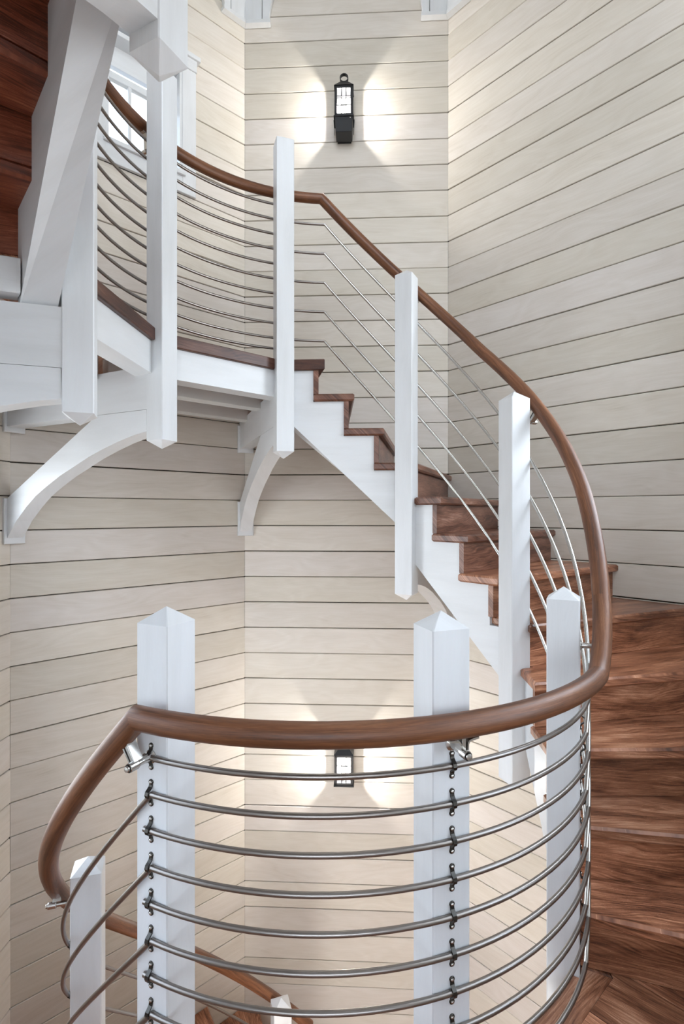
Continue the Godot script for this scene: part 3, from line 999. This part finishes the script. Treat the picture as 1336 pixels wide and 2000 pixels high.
# ------------------------------------------------------------------ lanterns
func lantern(at_y: float, label: String, upper: bool, energy: float) -> void:
	var az := YAW
	var ex := tanv(az)
	var ez := -dirv(az)
	var o := Vector3(TOWER.x, 0, -TOWER.y) + dirv(az) * APOTHEM + ex * (-0.006) + Vector3.UP * at_y
	var t := thing("wall_lantern", label, "lantern", o, "black wall lanterns")
	var zc := 0.09
	var P := func(x: float, y: float, z: float) -> Vector3: return o + ex * x + Vector3.UP * y + ez * z
	var base_h := 0.115 if upper else 0.012
	var g0 := base_h                     # glazed body from g0 to g1
	var g1 := base_h + 0.215
	var w := 0.066
	var d := 0.055
	var b := MB.new()
	b.box(P.call(0, (g0 + g1) * 0.5 - (0.03 if upper else -0.03), 0.006), Vector3(0.1, 0.36 if upper else 0.3, 0.012), ex, Vector3.UP, ez, 0.002)
	part("back_plate", b, M.black, t)
	var arm := MB.new()
	arm.box(P.call(0, g1 - 0.02, 0.022), Vector3(0.03, 0.02, 0.034), ex, Vector3.UP, ez, 0.002)
	part("arm", arm, M.black, t)
	if upper:
		var bs := MB.new()
		bs.prism(PackedVector2Array([Vector2(-0.058, 0), Vector2(0.058, 0), Vector2(0.064, base_h - 0.006), Vector2(-0.064, base_h - 0.006)]), P.call(0, 0, zc - d), ex, Vector3.UP, ez, d * 2, 0.003)
		part("base_box", bs, M.black, t)
		for s in [-1, 1]:
			var st := MB.new()
			st.prism(PackedVector2Array([Vector2(0.066 * s, 0.02), Vector2(0.069 * s, 0.02), Vector2(0.076 * s, base_h), Vector2(0.072 * s, base_h)]), P.call(0, 0, zc - 0.012), ex, Vector3.UP, ez, 0.024)
			part("side_strap", st, M.black, t)
		var kn := MB.new()
		kn.lathe([Vector2(0.004, 0), Vector2(0.005, 0.004), Vector2(0.003, 0.008), Vector2(0, 0.009)], P.call(0.046, base_h - 0.02, zc + d), ez, 10)
		part("knob", kn, M.bright_steel, t)
	# frame of the glazed body
	var fr := MB.new()
	for sx in [-1, 1]:
		for sz in [-1, 1]:
			fr.box(P.call((w - 0.009) * sx, (g0 + g1) * 0.5, zc + (d - 0.009) * sz), Vector3(0.018, g1 - g0, 0.018), ex, Vector3.UP, ez, 0.002)
	for y in [g0 + 0.009, g1 - 0.009]:
		for sz in [-1, 1]: fr.box(P.call(0, y, zc + (d - 0.006) * sz), Vector3(w * 2, 0.018, 0.012), ex, Vector3.UP, ez, 0.002)
		for sx in [-1, 1]: fr.box(P.call((w - 0.006) * sx, y, zc), Vector3(0.012, 0.018, d * 2), ex, Vector3.UP, ez, 0.002)
	part("frame", fr, M.black, t)
	var fl := MB.new()
	fl.box(P.call(0, g0 - 0.003, zc), Vector3(w * 2 + 0.012, 0.01, d * 2 + 0.012), ex, Vector3.UP, ez, 0.002)
	part("bottom_plate", fl, M.black, t)
	for x in [-0.016, 0.016]:
		var m := MB.new()
		m.box(P.call(x, (g0 + g1) * 0.5, zc + d - 0.004), Vector3(0.005, g1 - g0 - 0.03, 0.005), ex, Vector3.UP, ez)
		part("glazing_bar", m, M.black, t)
	for k in [1, 2]:
		var m := MB.new()
		m.box(P.call(0, lerpf(g0 + 0.015, g1 - 0.015, k / 3.0), zc + d - 0.004), Vector3(w * 2 - 0.03, 0.005, 0.005), ex, Vector3.UP, ez)
		part("glazing_bar", m, M.black, t)
	for s in [[0.0, d - 0.008, w * 2 - 0.03, 0.002], [w - 0.008, 0.0, 0.002, d * 2 - 0.03], [-w + 0.008, 0.0, 0.002, d * 2 - 0.03]]:
		var pn := MB.new()
		pn.box(P.call(s[0], (g0 + g1) * 0.5, zc + s[1]), Vector3(s[2], g1 - g0 - 0.03, s[3]), ex, Vector3.UP, ez)
		part("pane", pn, M.glass, t)
	var rfl := MB.new()
	rfl.box(P.call(0, (g0 + g1) * 0.5, zc - d + 0.006), Vector3(w * 2 - 0.02, g1 - g0 - 0.02, 0.004), ex, Vector3.UP, ez)
	part("reflector", rfl, M.white, t)
	# roof: pyramid with a flat eave, loop on top
	var rf := MB.new()
	var base := [P.call(-w - 0.004, g1, zc - d - 0.004), P.call(w + 0.004, g1, zc - d - 0.004), P.call(w + 0.004, g1, zc + d + 0.004), P.call(-w - 0.004, g1, zc + d + 0.004)]
	var mid := [P.call(-0.018, g1 + 0.062, zc - 0.016), P.call(0.018, g1 + 0.062, zc - 0.016), P.call(0.018, g1 + 0.062, zc + 0.016), P.call(-0.018, g1 + 0.062, zc + 0.016)]
	var ctr: Vector3 = P.call(0, g1 + 0.02, zc)
	for i in 4:
		var j := (i + 1) % 4
		rf.quad(base[i], base[j], mid[j], mid[i], (base[i] + base[j]) * 0.5 - ctr + Vector3.UP * 0.05)
	rf.quad(base[0], base[1], base[2], base[3], Vector3.DOWN)
	rf.quad(mid[0], mid[1], mid[2], mid[3], Vector3.UP)
	part("roof", rf, M.black, t)
	var lp := MB.new()
	var ring_c: Vector3 = P.call(0, g1 + 0.062 + 0.028, zc)
	var outer := PackedVector2Array()
	var k := 28
	for i in k:
		var a0 := TAU * i / k
		var a1 := TAU * (i + 1) / k
		var q := PackedVector2Array([Vector2(cos(a0), sin(a0)) * 0.026, Vector2(cos(a1), sin(a1)) * 0.026, Vector2(cos(a1), sin(a1)) * 0.031, Vector2(cos(a0), sin(a0)) * 0.031])
		lp.prism(q, ring_c - ez * 0.012, ex, Vector3.UP, ez, 0.024)
	part("loop", lp, M.black, t)
	# bulb
	var bl := MB.new()
	bl.lathe([Vector2(0.0, -0.045), Vector2(0.016, -0.042), Vector2(0.026, -0.025), Vector2(0.028, 0.005), Vector2(0.022, 0.035), Vector2(0.012, 0.052), Vector2(0.0, 0.056)], P.call(0, g0 + 0.1, zc), Vector3.UP, 16)
	part("bulb", bl, M.bulb, t)
	var sk := MB.new()
	sk.lathe([Vector2(0.0, 0.0), Vector2(0.009, 0.0), Vector2(0.009, 0.056), Vector2(0.0, 0.056)], P.call(0, g0 + 0.001, zc), Vector3.UP, 12)
	part("socket", sk, M.white, t)
	var l := OmniLight3D.new()
	l.name = "lantern_glow"
	l.light_energy = energy
	l.light_color = Color(1.0, 0.985, 0.965)
	l.light_size = 0.01
	l.omni_range = 12.0
	l.omni_attenuation = 2.0
	l.shadow_enabled = true
	add_child(l)
	l.position = P.call(0, g0 + 0.1, zc)

# ------------------------------------------------------------------ all
func _ready() -> void:
	make_view()
	make_materials()
	build_walls()
	build_arches()
	build_window()
	fill_window("window_3", "tall white window added for light, high in the wall behind the viewpoint", YAW + 180.0, 0.62, 2.1, 4.3)
	fill_window("window_4", "white window added for light below the near landing behind the viewpoint", YAW + 180.0, 0.62, -3.7, -2.1)
	fill_window("window_5", "white stair window added for light in the wall left of the viewpoint", YAW + 225.0, 0.55, -1.0, 0.55)
	fill_window("window_6", "white stair window added for light in the wall right of the viewpoint", YAW + 135.0, 0.55, -0.6, 1.3)
	fill_window("window_7", "white stair window added for light above the steps beyond the right edge", YAW + 90.0, 0.55, 0.2, 1.6)
	fill_window("window_8", "white stair window added for light below the upper landing beyond the left edge", YAW + 270.0, 0.55, -1.4, 0.25)
	for seg in [-3, -2]:
		build_stringer(seg, 0.623, 0.623, "landing_fascia", "white fascia beam along the edge of the upper landing, " + ("left stretch" if seg == -3 else "stretch below the curved rods"), "fascia", "fascia beams of the landings")
	for seg in [2, 3]:
		var y := level(0) - 0.202
		build_stringer(seg, y, y, "landing_fascia", "white fascia beam along the edge of the near landing, " + ("right stretch" if seg == 2 else "middle stretch"), "fascia", "fascia beams of the landings")
	var flights := {-5: [20, "out of sight above the top left corner"], -4: [16, "seen from below at the top left"], -1: [12, "below the head of the flight before the facing wall"], 0: [8, "in the middle of the right flight"], 1: [4, "at the foot of the right flight behind the near posts"]}
	for seg in flights:
		var n: int = flights[seg][0]
		build_stringer(seg, level(n) - 0.285, level(n - 4) - 0.185, "stair_stringer", "white stepped stringer beam " + flights[seg][1], "stringer", "white stringers round the well")
	for i in 4:
		var yy := level(0) - 0.2 - 0.742 * i
		build_stringer(4 + i, yy - 0.2, yy - 0.9, "stair_stringer", "white stringer of the lowest flight, %s stretch down from the near landing" % ORD[i], "stringer", "white stringers round the well")
	build_landing(12, "upper timber landing with dark brown nosing, high at the left", YAW - 45.0, 0.16)
	build_landing(0, "near timber landing with brown floorboards at the bottom right", YAW + 135.0, 0.2)
	build_steps()
	build_posts()
	build_supports()
	build_handrail()
	build_rods()
	lantern(2.7, "black wall lantern with ring top glowing high on the facing wall", true, LIGHT.lamp)
	lantern(-1.955, "black wall lantern half hidden behind the curved handrail", false, LIGHT.lamp)
